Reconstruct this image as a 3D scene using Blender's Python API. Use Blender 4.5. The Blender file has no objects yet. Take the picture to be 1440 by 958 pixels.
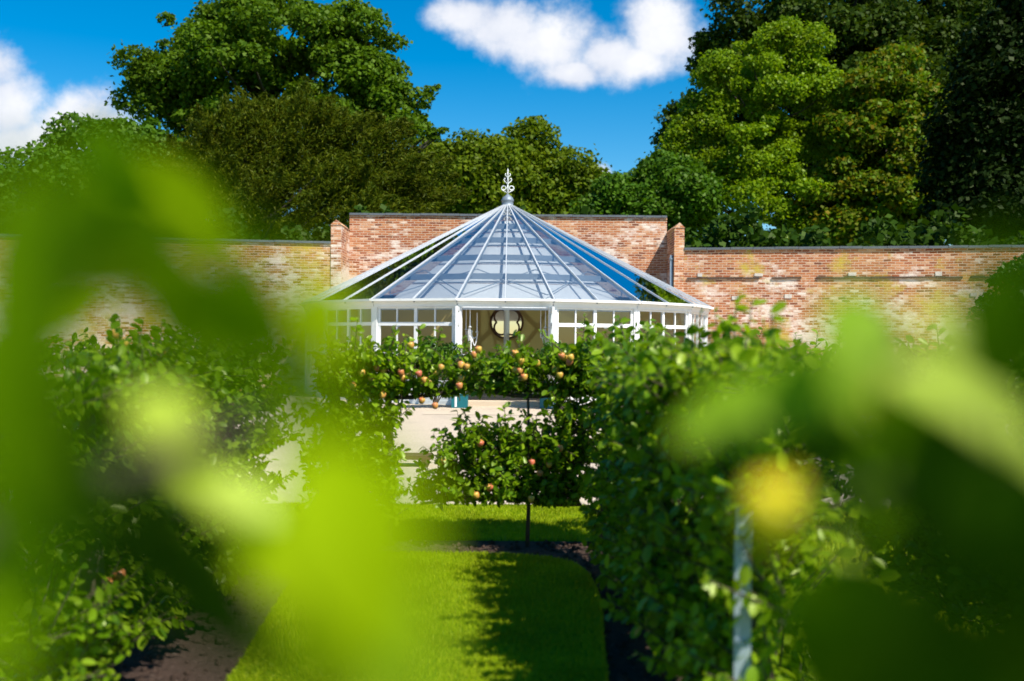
import bpy, math, random
import numpy as np
from mathutils import Vector, Matrix
random.seed(7); rng = np.random.default_rng(7)
C = bpy.context.scene.collection
S = bpy.context.scene
F = 1400.0; CH = 1.6; ROLL = math.radians(0.5)
D2R = math.radians

def pt(px, py, Y):
    """point of the garden seen at photo pixel (px,py) at distance Y"""
    u, v = px-720, 478.5-py
    u0 = u*math.cos(ROLL)-v*math.sin(ROLL); v0 = u*math.sin(ROLL)+v*math.cos(ROLL)
    return Vector((u0/F*Y, Y, CH+v0/F*Y))

# ------------------------------------------------------------------ tagging
def tag(o, label=None, cat=None, group=None, kind=None):
    if label: o['label'] = label
    if cat: o['category'] = cat
    if group: o['group'] = group
    if kind: o['kind'] = kind
    return o
def empty(name, loc, label, cat, group=None):
    o = bpy.data.objects.new(name, None); C.objects.link(o); o.location = loc
    o.empty_display_size = .2
    return tag(o, label, cat, group)

# ------------------------------------------------------------------ mesh builder
class MB:
    def __init__(s): s.v=[]; s.f=[]; s.uv=[]
    def quad(s, pts, uv=None):
        n=len(s.v); s.v += [tuple(p) for p in pts]; s.f.append(tuple(range(n, n+len(pts))))
        s.uv.append(uv or [(p[0], p[1]) for p in pts]); return s
    def box(s, c, size, X=Vector((1,0,0)), Y=Vector((0,1,0)), Z=Vector((0,0,1))):
        c=Vector(c); hx,hy,hz=[d/2 for d in size]
        P=lambda a,b,d: c+X*(a*hx)+Y*(b*hy)+Z*(d*hz)
        for sg in (-1,1):
            s.face([P(sg,-sg,-1),P(sg,sg,-1),P(sg,sg,1),P(sg,-sg,1)], Y)
            s.face([P(sg,sg,-1),P(-sg,sg,-1),P(-sg,sg,1),P(sg,sg,1)], X)
            s.face([P(-sg,-1,sg),P(sg,-1,sg),P(sg,1,sg),P(-sg,1,sg)], X)
        return s
    def face(s, pts, U):
        pts=[Vector(p) for p in pts]
        flat = abs(pts[0].z-pts[2].z) < 1e-6
        uv=[(p.dot(U), (p.dot(Vector((-U.y,U.x,0))) if flat else p.z)) for p in pts]
        return s.quad(pts, uv)
    def bar(s, a, b, w, h, up=Vector((0,0,1))):
        a=Vector(a); b=Vector(b); X=(b-a).normalized(); Y=up.cross(X).normalized(); Z=X.cross(Y)
        return s.box((a+b)/2, ((b-a).length, w, h), X, Y, Z)
    def tube(s, pts, radii, n=8, cap=True):
        pts=[Vector(p) for p in pts]
        if not hasattr(radii,'__len__'): radii=[radii]*len(pts)
        rings=[]; prev=None
        for i,p in enumerate(pts):
            t=(pts[min(i+1,len(pts)-1)]-pts[max(i-1,0)]).normalized()
            if prev is None:
                prev = Vector((1,0,0)) if abs(t.x)<.8 else Vector((0,1,0))
            a=(prev-t*prev.dot(t)).normalized(); b=t.cross(a); prev=a
            k=len(s.v)
            for j in range(n):
                an=2*math.pi*j/n; s.v.append(tuple(p+(a*math.cos(an)+b*math.sin(an))*radii[i]))
            rings.append(k)
        for r0,r1 in zip(rings,rings[1:]):
            for j in range(n):
                s.f.append((r0+j,r0+(j+1)%n,r1+(j+1)%n,r1+j)); s.uv.append([(0,0)]*4)
        if cap:
            s.f.append(tuple(rings[0]+j for j in range(n))[::-1]); s.uv.append([(0,0)]*n)
            s.f.append(tuple(rings[-1]+j for j in range(n))); s.uv.append([(0,0)]*n)
        return s
    def lathe(s, c, prof, n=24):
        c=Vector(c); k=len(s.v)
        for r,z in prof:
            for j in range(n):
                a=2*math.pi*j/n; s.v.append((c.x+r*math.cos(a), c.y+r*math.sin(a), c.z+z))
        for i in range(len(prof)-1):
            for j in range(n):
                s.f.append((k+i*n+j,k+i*n+(j+1)%n,k+(i+1)*n+(j+1)%n,k+(i+1)*n+j)); s.uv.append([(0,0)]*4)
        return s
    def build(s, name, mat, parent=None, smooth=False, origin=None, bevel=0):
        base = Vector((0,0,0))
        if parent: base = world_of(parent)
        me=bpy.data.meshes.new(name); off = origin if origin is not None else base
        me.from_pydata([tuple(Vector(p)-off) for p in s.v], [], s.f); me.validate()
        if len(me.loops)==sum(len(u) for u in s.uv):
            l=me.uv_layers.new(name='UVMap'); l.data.foreach_set('uv', np.array([c for u in s.uv for c in u],dtype='f').ravel())
        me.materials.append(mat); me.update()
        if smooth: me.polygons.foreach_set('use_smooth', [True]*len(me.polygons))
        o=bpy.data.objects.new(name, me); C.objects.link(o)
        if parent: o.parent=parent; o.location = off-base
        else: o.location = off
        if bevel:
            m=o.modifiers.new('bevel','BEVEL'); m.width=bevel; m.segments=2; m.limit_method='ANGLE'
        return o
def world_of(o):
    p=Vector((0,0,0))
    while o: p=p+o.location; o=o.parent
    return p

def mesh_np(name, V, Fc, mat, parent=None, smooth=False):
    """numpy verts (n,3) + faces (m,k)"""
    base=np.array(world_of(parent)) if parent else np.zeros(3)
    V=(V-base).astype('f'); m,k=Fc.shape
    me=bpy.data.meshes.new(name)
    me.vertices.add(len(V)); me.vertices.foreach_set('co', V.ravel())
    me.loops.add(m*k); me.loops.foreach_set('vertex_index', Fc.astype('i').ravel())
    me.polygons.add(m); me.polygons.foreach_set('loop_start', np.arange(0,m*k,k,dtype='i'))
    me.update(calc_edges=True)
    if smooth: me.polygons.foreach_set('use_smooth', np.ones(m,dtype=bool))
    me.materials.append(mat)
    o=bpy.data.objects.new(name, me); C.objects.link(o)
    if parent: o.parent=parent
    return o

# leaf templates: y = along the leaf, z = face normal
LEAF_V=np.array([[0,0,0],[.20,.22,.04],[.27,.5,.06],[.2,.8,.02],[0,1,-.08],[-.2,.8,.02],[-.27,.5,.06],[-.20,.22,.04],[0,.35,-.02],[0,.7,-.03]],float)
LEAF_F=np.array([[0,1,2,8],[8,2,3,9],[9,3,4,5],[9,5,6,8],[8,6,7,0]])
RHOMB_V=np.array([[0,-.5,0],[.42,-.05,.06],[0,.5,-.04],[-.42,.05,.06]],float)
RHOMB_F=np.array([[0,1,2,3]])
SPRAY_V=np.array([[-.06,-.5,0],[.10,-.1,.03],[.02,.6,-.05],[-.13,-.05,.03]],float)
def unit(a): return a/np.maximum(np.linalg.norm(a,axis=1,keepdims=True),1e-9)
def scatter(P, Dr, N, size, T=LEAF_V, TF=LEAF_F):
    """leaves at P, pointing along Dr, facing N -> verts, faces"""
    Dr=unit(Dr); Xa=unit(np.cross(Dr,N)); Na=np.cross(Xa,Dr)
    n=len(P); k=len(T); size=np.asarray(size).reshape(-1,1,1)
    V=P[:,None,:]+size*(T[None,:,0:1]*Xa[:,None,:]+T[None,:,1:2]*Dr[:,None,:]+T[None,:,2:3]*Na[:,None,:])
    Fc=(TF[None]+ (np.arange(n)*k)[:,None,None]).reshape(-1,TF.shape[1])
    return V.reshape(-1,3), Fc

# ------------------------------------------------------------------ materials
def new_mat(name):
    m=bpy.data.materials.new(name); m.use_nodes=True; nt=m.node_tree; nt.nodes.clear()
    return m, nt
def N(nt, t, inp=None, **kw):
    n=nt.nodes.new('ShaderNode'+t)
    for k,v in kw.items(): setattr(n,k,v)
    for k,v in (inp or {}).items():
        if isinstance(v, bpy.types.NodeSocket): nt.links.new(v, n.inputs[k])
        else:
            if isinstance(v,tuple) and len(v)==3 and n.inputs[k].type=='RGBA': v=(*v,1)
            n.inputs[k].default_value=v
    return n
def out(nt, sh): N(nt,'OutputMaterial',{'Surface':sh})
def ramp(nt, fac, stops, interp='LINEAR'):
    r=N(nt,'ValToRGB',{'Fac':fac}); r.color_ramp.interpolation=interp
    e=r.color_ramp.elements
    while len(e)<len(stops): e.new(.5)
    for el,(p,c) in zip(e,stops): el.position=p; el.color=(*c,1) if len(c)==3 else c
    return r.outputs['Color']
def mix(nt, a, b, f, bt='MIX'):
    m=N(nt,'Mix',data_type='RGBA',blend_type=bt)
    for i,v in ((0,f),(6,a),(7,b)):
        if isinstance(v,bpy.types.NodeSocket): nt.links.new(v,m.inputs[i])
        else: m.inputs[i].default_value = v if i==0 else (*v,1)
    return m.outputs[2]
def noise(nt, vec, scale, detail=4, rough=.55):
    return N(nt,'TexNoise',{'Vector':vec,'Scale':scale,'Detail':detail,'Roughness':rough}).outputs['Fac']
def mapr(nt, v, a,b,c=0.,d=1.):
    return N(nt,'MapRange',{'Value':v,'From Min':a,'From Max':b,'To Min':c,'To Max':d}).outputs[0]

def leaf_mat(name, cols, trans=.3, rough=.45, spec=.4, tcol=None, hue=None):
    m,nt=new_mat(name)
    g=N(nt,'NewGeometry'); n=len(cols)
    col=ramp(nt,g.outputs['Random Per Island'],[(i/(n-1) if n>1 else 0,c) for i,c in enumerate(cols)])
    tc=N(nt,'TexCoord').outputs['Object']
    big=noise(nt,tc,.55 if hue is None else hue,3)
    col=mix(nt,col,mix(nt,col,(.72,.70,.55),1.,'MULTIPLY'),mapr(nt,big,.42,.66))
    b=N(nt,'BsdfPrincipled',{'Base Color':col,'Roughness':rough,'Specular IOR Level':spec,'Specular Tint':(.9,1.,.55)})
    t=N(nt,'BsdfTranslucent',{'Color':mix(nt,col,tcol or (1.5,1.5,.45),1.,'MULTIPLY')})
    out(nt,N(nt,'MixShader',{'Fac':trans,1:b.outputs[0],2:t.outputs[0]}).outputs[0]); return m

def plain(name, col, rough=.5, var=.12, scale=6, spec=.4, metal=0, bump=0, bscale=40, dirt=None):
    m,nt=new_mat(name); tc=N(nt,'TexCoord').outputs['Object']
    n1=noise(nt,tc,scale,5)
    c=mix(nt,tuple(x*(1-var) for x in col),tuple(min(1,x*(1+var)) for x in col),n1)
    if dirt:
        c=mix(nt,c,dirt,mapr(nt,noise(nt,tc,scale*.6,6,.7),.55,.75,0,.7))
    b=N(nt,'BsdfPrincipled',{'Base Color':c,'Roughness':rough,'Specular IOR Level':spec,'Metallic':metal})
    if bump:
        bp=N(nt,'Bump',{'Height':noise(nt,tc,bscale,6,.65),'Strength':bump,'Distance':.02}); nt.links.new(bp.outputs[0],b.inputs['Normal'])
    out(nt,b.outputs[0]); return m

def brick_mat(name, lichen=0., pale=.5):
    m,nt=new_mat(name); uv=N(nt,'UVMap').outputs[0]
    wn=N(nt,'TexNoise',{'Vector':uv,'Scale':2.6,'Detail':5}).outputs['Color']
    w=N(nt,'VectorMath',{0:uv,1:N(nt,'VectorMath',{0:wn,'Scale':.05},operation='SCALE').outputs[0]},operation='ADD').outputs[0]
    def bt(c1,c2,mo,ms=.012):
        b=N(nt,'TexBrick',{'Vector':w,'Color1':c1,'Color2':c2,'Mortar':mo,'Scale':1.,'Mortar Size':ms,'Mortar Smooth':.3,'Bias':0.,'Brick Width':.24,'Row Height':.078}); b.offset=.5; return b
    br=bt((0,0,0),(1,1,1),(.5,.5,.5)); t=N(nt,'RGBToBW',{0:br.outputs['Color']}).outputs[0]
    c=ramp(nt,t,[(0,(.22,.08,.045)),(.12,(.38,.13,.06)),(.4,(.48,.18,.075)),(.65,(.54,.23,.10)),(.88,(.60,.31,.16)),(1,(.72,.48,.32))])
    big=N(nt,'TexNoise',{'Vector':N(nt,'Mapping',{'Vector':uv,'Scale':(.5,.7,1)}).outputs[0],'Scale':1.,'Detail':3}).outputs['Fac']
    c=mix(nt,c,mix(nt,c,(.74,.60,.50),1.,'MULTIPLY'),mapr(nt,big,.40,.62))
    c=mix(nt,c,(.62,.50,.38),N(nt,'Math',{0:br.outputs['Fac'],1:.75},operation='MULTIPLY').outputs[0])
    st=N(nt,'TexNoise',{'Vector':N(nt,'Mapping',{'Vector':uv,'Scale':(.55,.9,1)}).outputs[0],'Scale':1.,'Detail':10,'Roughness':.74}).outputs['Fac']
    sep=N(nt,'SeparateXYZ',{0:uv}).outputs['Y']
    low=mapr(nt,sep,5.2,2.4,-.02,.10+.10*max(0,pale-.55))
    st=N(nt,'Math',{0:st,1:low},operation='ADD').outputs[0]
    st=N(nt,'Math',{0:st,1:N(nt,'Math',{0:t,1:.10},operation='MULTIPLY').outputs[0]},operation='ADD').outputs[0]
    c=mix(nt,c,(.78,.66,.56),mapr(nt,st,.68-pale*.14,.78-pale*.14,0,.9))
    st2=N(nt,'TexNoise',{'Vector':N(nt,'Mapping',{'Vector':uv,'Location':(7,3,0),'Scale':(1.6,3.4,1)}).outputs[0],'Scale':1.,'Detail':8,'Roughness':.72}).outputs['Fac']
    st2=N(nt,'Math',{0:st2,1:N(nt,'Math',{0:t,1:-.08},operation='MULTIPLY').outputs[0]},operation='ADD').outputs[0]
    c=mix(nt,c,(.15,.095,.06),mapr(nt,st2,.54,.66,0,.8))
    if lichen:
        st3=N(nt,'TexNoise',{'Vector':uv,'Scale':.8,'Detail':8,'Roughness':.68}).outputs['Fac']
        c=mix(nt,c,(.50,.40,.05),mapr(nt,st3,.54-lichen*.1,.66,0,.8))
    hgt=N(nt,'Math',{0:br.outputs['Fac'],1:-.6},operation='MULTIPLY').outputs[0]
    hgt=N(nt,'Math',{0:hgt,1:N(nt,'Math',{0:noise(nt,uv,9,5,.65),1:.8},operation='MULTIPLY').outputs[0]},operation='ADD').outputs[0]
    hgt=N(nt,'Math',{0:hgt,1:N(nt,'Math',{0:t,1:.5},operation='MULTIPLY').outputs[0]},operation='ADD').outputs[0]
    b=N(nt,'BsdfPrincipled',{'Base Color':c,'Roughness':.92,'Specular IOR Level':.12,'Normal':N(nt,'Bump',{'Height':hgt,'Strength':.7,'Distance':.025}).outputs[0]})
    out(nt,b.outputs[0]); return m

def glass_mat(name, tint, k=1.0):
    m,nt=new_mat(name)
    fr=N(nt,'Fresnel',{'IOR':1.52}).outputs[0]
    fac=N(nt,'Math',{0:fr,1:1.75*k},operation='MULTIPLY',use_clamp=True).outputs[0]
    tr=N(nt,'BsdfTransparent',{'Color':tint}); gl=N(nt,'BsdfGlossy',{'Color':(.95,.97,1.),'Roughness':.012})
    out(nt,N(nt,'MixShader',{'Fac':fac,1:tr.outputs[0],2:gl.outputs[0]}).outputs[0]); return m

M={}
M['white']=plain('white_paint',(.80,.80,.79),.45,.04,5,.4,dirt=(.62,.61,.57))
M['bar']=plain('bar_aluminium',(.46,.48,.50),.35,.05)
M['purlin']=plain('purlin_paint',(.30,.35,.40),.6,.05)
M['cloth']=plain('blind_cloth',(.74,.75,.76),.9,.04,3,.1)
M['glass']=glass_mat('window_glass',(.86,.89,.86))
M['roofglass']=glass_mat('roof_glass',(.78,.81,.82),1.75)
M['dimmed_glass']=glass_mat('dimmed_roof_glass',(.10,.14,.15),2.2)  # tint darkened on blindless facets to cut the sun and dim the interior
M['lead']=plain('lead_sheet',(.20,.24,.29),.5,.2,8,.4,.3,.3)
M['cream']=plain('cream_render',(.50,.375,.14),.9,.06,1.2,.1)
M['brick']=brick_mat('old_brick',.1,.38)
M['brick_l']=brick_mat('old_brick_lichen',.75,.6)
M['brick_h']=brick_mat('old_brick_limewashed',.0,.95)
M['slate']=plain('coping_slate',(.10,.115,.13),.6,.35,3,.4,bump=.5,bscale=9,dirt=(.16,.17,.10))
M['teal']=plain('teal_paint',(.006,.12,.14),.45,.15,9,.4)
M['wood']=plain('grey_wood',(.33,.29,.20),.85,.25,6,.2,bump=.4)
M['brown']=plain('brown_timber',(.10,.05,.03),.8,.25,5,.2,bump=.4)
M['darkwood']=plain('dark_frame',(.09,.035,.012),.5,.2)
M['zinc']=plain('galvanised_steel',(.30,.37,.41),.5,.25,16,.5,.35,dirt=(.20,.24,.25))
M['stone']=plain('paving_stone',(.55,.45,.33),.9,.15,2,.2,bump=.4)
M['bark']=plain('apple_bark',(.085,.065,.045),.9,.3,18,.2,bump=.7)
M['treebark']=plain('tree_bark',(.06,.05,.038),.9,.3,4,.2,bump=.7,bscale=12)
M['candle']=plain('candle_wax',(.82,.81,.78),.5,.03)
M['crystal']=plain('white_metal',(.74,.75,.74),.3,.06,.5)
m,nt=new_mat('mirror_glass'); out(nt,N(nt,'BsdfGlossy',{'Color':(.70,.72,.66),'Roughness':.03}).outputs[0]); M['mirror']=m

def grass_ground(name):
    m,nt=new_mat(name); tc=N(nt,'TexCoord').outputs['Object']
    c=mix(nt,(.10,.18,.004),(.18,.28,.006),noise(nt,tc,1.3,5))
    c=mix(nt,c,(.20,.26,.03),mapr(nt,noise(nt,tc,60,3),.55,.75,0,.6))
    b=N(nt,'BsdfPrincipled',{'Base Color':c,'Roughness':.9,'Specular IOR Level':.1,'Normal':N(nt,'Bump',{'Height':noise(nt,tc,140,4,.7),'Strength':.8,'Distance':.02}).outputs[0]})
    out(nt,b.outputs[0]); return m
M['lawn']=grass_ground('lawn_turf')
M['blade']=leaf_mat('grass_blade',[(.22,.32,.003),(.30,.42,.003),(.42,.47,.02),(.25,.36,.003)],.35,.5,.25,hue=1.8)
m,nt=new_mat('gravel'); tc=N(nt,'TexCoord').outputs['Object']
vo=N(nt,'TexVoronoi',{'Vector':tc,'Scale':55.}); 
c=mix(nt,(.54,.43,.31),(.68,.57,.44),vo.outputs['Color']); c=mix(nt,c,(.42,.34,.27),mapr(nt,noise(nt,tc,.9,7,.65),.52,.72,0,.5))
c=mix(nt,c,(.30,.25,.20),mapr(nt,noise(nt,tc,28,2),.62,.72,0,.7))
out(nt,N(nt,'BsdfPrincipled',{'Base Color':c,'Roughness':.95,'Specular IOR Level':.1,'Normal':N(nt,'Bump',{'Height':vo.outputs['Distance'],'Strength':.8,'Distance':.02}).outputs[0]}).outputs[0]); M['gravel']=m
m,nt=new_mat('soil'); tc=N(nt,'TexCoord').outputs['Object']
c=mix(nt,(.055,.034,.024),(.13,.085,.065),noise(nt,tc,14,6,.7)); c=mix(nt,c,(.26,.19,.15),mapr(nt,noise(nt,tc,45,2),.64,.72,0,.7))
out(nt,N(nt,'BsdfPrincipled',{'Base Color':c,'Roughness':.95,'Specular IOR Level':.1,'Normal':N(nt,'Bump',{'Height':noise(nt,tc,26,6,.7),'Strength':1.,'Distance':.06}).outputs[0]}).outputs[0]); M['soil']=m
m,nt=new_mat('apple_skin'); tc=N(nt,'TexCoord').outputs['Object']; oi=N(nt,'ObjectInfo').outputs['Random']
sep=N(nt,'SeparateXYZ',{0:tc})
side=N(nt,'Math',{0:noise(nt,tc,22,3),1:N(nt,'Math',{0:sep.outputs['X'],1:9.},operation='MULTIPLY').outputs[0]},operation='ADD').outputs[0]
side=N(nt,'Math',{0:side,1:N(nt,'Math',{0:oi,1:.55},operation='MULTIPLY').outputs[0]},operation='ADD').outputs[0]
c=mix(nt,(.62,.40,.06),(.60,.15,.08),mapr(nt,side,.60,1.15))
out(nt,N(nt,'BsdfPrincipled',{'Base Color':c,'Roughness':.35,'Specular IOR Level':.5}).outputs[0]); M['apple']=m
M['yapple']=plain('yellow_apple_skin',(.80,.64,.008),.4,.12,14)

# ------------------------------------------------------------------ ground
def poly(name, pts, z, mat, skirt=0, label=None):
    mb=MB(); mb.quad([(x,y,z) for x,y in pts])
    if skirt:
        for a,b in zip(pts, pts[1:]+pts[:1]):
            mb.quad([(a[0],a[1],z-skirt),(b[0],b[1],z-skirt),(b[0],b[1],z),(a[0],a[1],z)])
    return tag(mb.build(name,mat),kind='structure',label=label)
def smooth_poly(pts, it=2):
    for _ in range(it):
        q=[]
        for a,b in zip(pts, pts[1:]+pts[:1]):
            q += [(a[0]*.75+b[0]*.25,a[1]*.75+b[1]*.25),(a[0]*.25+b[0]*.75,a[1]*.25+b[1]*.75)]
        pts=q
    return pts
ground=poly('ground',[(-900,-300),(900,-300),(900,1500),(-900,1500)],0,M['lawn'],label='wide grassy ground of the walled garden')
gravel=poly('gravel_court',[(-14,9.75),(-6,9.65),(-1.5,9.62),(.6,9.70),(5,9.6),(14,9.8),(22,33.2),(-22,33.2)],.006,M['gravel'],label='pale gravel court before the glasshouse')
soil=poly('soil_bed',smooth_poly([(-2.25,-1),(1.3,-1),(1.3,7.9),(-.3,7.92),(-2.25,7.85)],3),.006,M['soil'],label='dark soil bed around the path')
lawn_pts=smooth_poly([(.38,1.2),(.44,4.3),(.50,5.3),(.57,6.2),(.5,7.05),(.1,7.3),(-.45,7.33),(-1.1,7.3),(-1.42,6.6),(-1.36,5.5),(-1.27,4.5),(-1.25,1.2)],2)
lawn=poly('lawn_path',lawn_pts,.035,M['lawn'],skirt=.03,label='mown lawn path with a curved edge')
pav=poly('paving',[(-1.9,21.2),(1.7,21.2),(1.7,22.4),(-1.9,22.4)],.012,M['stone'],label='stone paving in front of the doorway')

def inside(pts, x, y):
    r=np.zeros(len(x),bool); n=len(pts)
    for i in range(n):
        x1,y1=pts[i]; x2,y2=pts[(i+1)%n]
        if y1==y2: continue
        c=((y1>y)!=(y2>y)) & (x < (x2-x1)*(y-y1)/(y2-y1)+x1); r^=c
    return r
def blades(region, n, z, h0, h1):
    x0,x1,y0,y1=region; P=np.stack([rng.uniform(x0,x1,n),rng.uniform(y0,y1,n),np.full(n,z)],1)
    return P, rng.uniform(h0,h1,n)
P1,h1=blades((-1.45,.62,4.1,7.36),130000,.033,.014,.030); k=inside(lawn_pts,P1[:,0],P1[:,1]); P1=P1[k];h1=h1[k]
P2,h2=blades((-2.2,1.6,7.93,9.63),60000,.002,.018,.038)
P3,h3=blades((1.32,4.2,3.2,9.6),45000,.002,.04,.10)
P=np.concatenate([P1,P2,P3]); h=np.concatenate([h1,h2,h3])
dr=np.stack([rng.normal(0,.42,len(P)),rng.normal(0,.42,len(P)),np.ones(len(P))],1)
nn=np.stack([rng.normal(0,1,len(P)),rng.normal(0,1,len(P)),np.full(len(P),.3)],1)
BL_V=np.array([[-.10,0,0],[.10,0,0],[.07,.6,.06],[0,1,.2]],float)
V,Fc=scatter(P,dr,nn,h,BL_V,np.array([[0,1,2,3]]))
tag(mesh_np('grass',V,Fc,M['blade']),'short mown grass blades of the lawn','grass',kind='stuff')
# soil clods
n=2600
Pc=np.stack([rng.uniform(-2.2,1.28,n),rng.uniform(3.8,7.85,n),np.full(n,.012)],1); k=~inside(lawn_pts,Pc[:,0],Pc[:,1]); Pc=Pc[k]
OC=np.array([[1,0,0],[-1,0,0],[0,1,0],[0,-1,0],[0,0,.8],[0,0,-.8]],float); OF=np.array([[0,2,4],[2,1,4],[1,3,4],[3,0,4],[2,0,5],[1,2,5],[3,1,5],[0,3,5]])
V,Fc=scatter(Pc,rng.normal(0,1,(len(Pc),3)),rng.normal(0,1,(len(Pc),3)),rng.gamma(2,.006,len(Pc))+.004,OC,OF)
tag(mesh_np('soil_crumbs',V,Fc,M['soil']),'crumbs of dark earth on the bed','soil',kind='stuff')

# ------------------------------------------------------------------ brick walls
def wall_run(a, b, h, t, mat, name, label, pier=None):
    """brick wall whose front face runs a->b (2D), coping slabs on top"""
    a=Vector((*a,0)); b=Vector((*b,0)); X=(b-a).normalized(); Y=Vector((-X.y,X.x,0)); L=(b-a).length
    root=empty(name,(a+b)/2+Y*t/2,label,'wall','brick walls of the garden')
    mb=MB(); mb.box((a+b)/2+Y*t/2+Vector((0,0,(h-.14)/2)),(L,t,h-.14),X,Y)
    mb.build('brickwork',mat,root)
    mb=MB(); s=0; 
    while s<L-.02:                                              # slabs with small gaps, slightly uneven
        l=min(random.uniform(.55,.75),L-s); c=a+X*(s+l/2)+Y*t/2
        mb.box(c+Vector((0,0,h-.07+.035+random.uniform(-.007,.007))),(l-.012,t+.14,.07),X,Y); s+=l
    mb.build('coping',M['slate'],root,bevel=.008)
    mb=MB(); mb.box((a+b)/2+Y*t/2+Vector((0,0,h-.105)),(L,t+.05,.07),X,Y); mb.build('oversailing_course',mat,root)
    return root,X,Y,a
LA=(-5.75,31.5); LB=(-24,28.9)
wl,X,Y,a=wall_run(LB,LA,4.68,.36,M['brick_l'],'garden_wall','long lichen stained brick wall running left of the glasshouse')
wr,X,Y,a=wall_run((5.42,31.5),(27,27.6),4.58,.36,M['brick'],'garden_wall','long orange brick wall with dark ledge running right of the glasshouse')
mb=MB(); L=20
q=.1
while q<L:
    l=random.uniform(.22,.5)
    if random.random()<.97: mb.box(a+X*(q+l/2)-Y*.02+Vector((0,0,3.62+random.uniform(-.012,.012))),(l-.008,.04+random.uniform(0,.03),.06+random.uniform(-.012,.012)),X,Y)
    q+=l
M['ledge']=plain('weathered_ledge',(.10,.07,.05),.9,.3,5,.1,bump=.5)
mb.build('ledge',M['ledge'],wr)
for s,z in ((.5,3.72),(2.3,3.72),(5.1,3.73),(7.6,3.73),(8.6,3.1),(3.2,3.05),(10.4,3.72),(1.6,3.0)):
    mb=MB(); mb.box(a+X*s-Y*.012+Vector((0,0,z)),(random.uniform(.12,.26),.03,random.uniform(.08,.13)),X,Y); mb.build('limestone_block',plain('limestone',(.58,.52,.45),.9,.3,14,dirt=(.3,.24,.18)),wr,bevel=.01)
HH=5.78
wh,X,Y,a=wall_run((-5.42,33.0),(5.1,33.0),HH,.36,M['brick_h'],'garden_wall','tall lime washed brick wall standing directly behind the glasshouse roof')
def return_wall(x0,x1,y0,y1,h,mat,root):
    mb=MB(); c=((x0+x1)/2,(y0+y1)/2)
    mb.box((c[0],c[1],h/2),(x1-x0,y1-y0,h)); 
    mb.build('pier',mat,root)
    mb=MB(); w=x1-x0; z=h+.003; g=.17; e=.02
    A=[(x0-e,y,z) for y in (y0-e,y1)]; B=[(x1+e,y,z) for y in (y0-e,y1)]; T=[(c[0],y,z+g) for y in (y0-e,y1)]
    mb.face([A[0],B[0],T[0]],Vector((1,0,0))); mb.face([B[1],A[1],T[1]],Vector((1,0,0)))
    mb.face([A[0],T[0],T[1],A[1]],Vector((0,1,0))); mb.face([B[0],B[1],T[1],T[0]],Vector((0,1,0))); mb.face([A[0],A[1],B[1],B[0]],Vector((1,0,0)))
    mb.build('pier_cap',M['brick'],root)
return_wall(-5.75,-5.423,31.46,33.36,5.20,M['brick_h'],wh)
return_wall(5.103,5.42,31.46,33.36,5.20,M['brick'],wh)
dp=empty('drainpipe',(5.06,31.9,0),'grey pipe down the brick return right of glasshouse','pipe')
mb=MB(); mb.tube([(5.04,31.60,0),(5.04,31.60,4.35)],.055,10); mb.build('pipe',M['zinc'],dp,smooth=True)
mb=MB()
for z in (1.5,3.,4.2): mb=MB(); mb.lathe((5.04,31.60,z),[(.056,0),(.075,.01),(.075,.06),(.056,.07)],10); mb.build('collar',M['zinc'],dp)
# tuft growing out of the coping
def tuft(root, c, r, n, mat, name):
    P=np.array(c)+rng.normal(0,1,(n,3))*np.array([r,r*.5,r*1.1]); V,Fc=scatter(P,rng.normal(0,1,(n,3))+np.array([0,-.3,.2]),rng.normal(0,1,(n,3))+np.array([0,-1,1]),rng.uniform(.05,.1,n)); 
    return mesh_np(name,V,Fc,mat,root)

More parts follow.
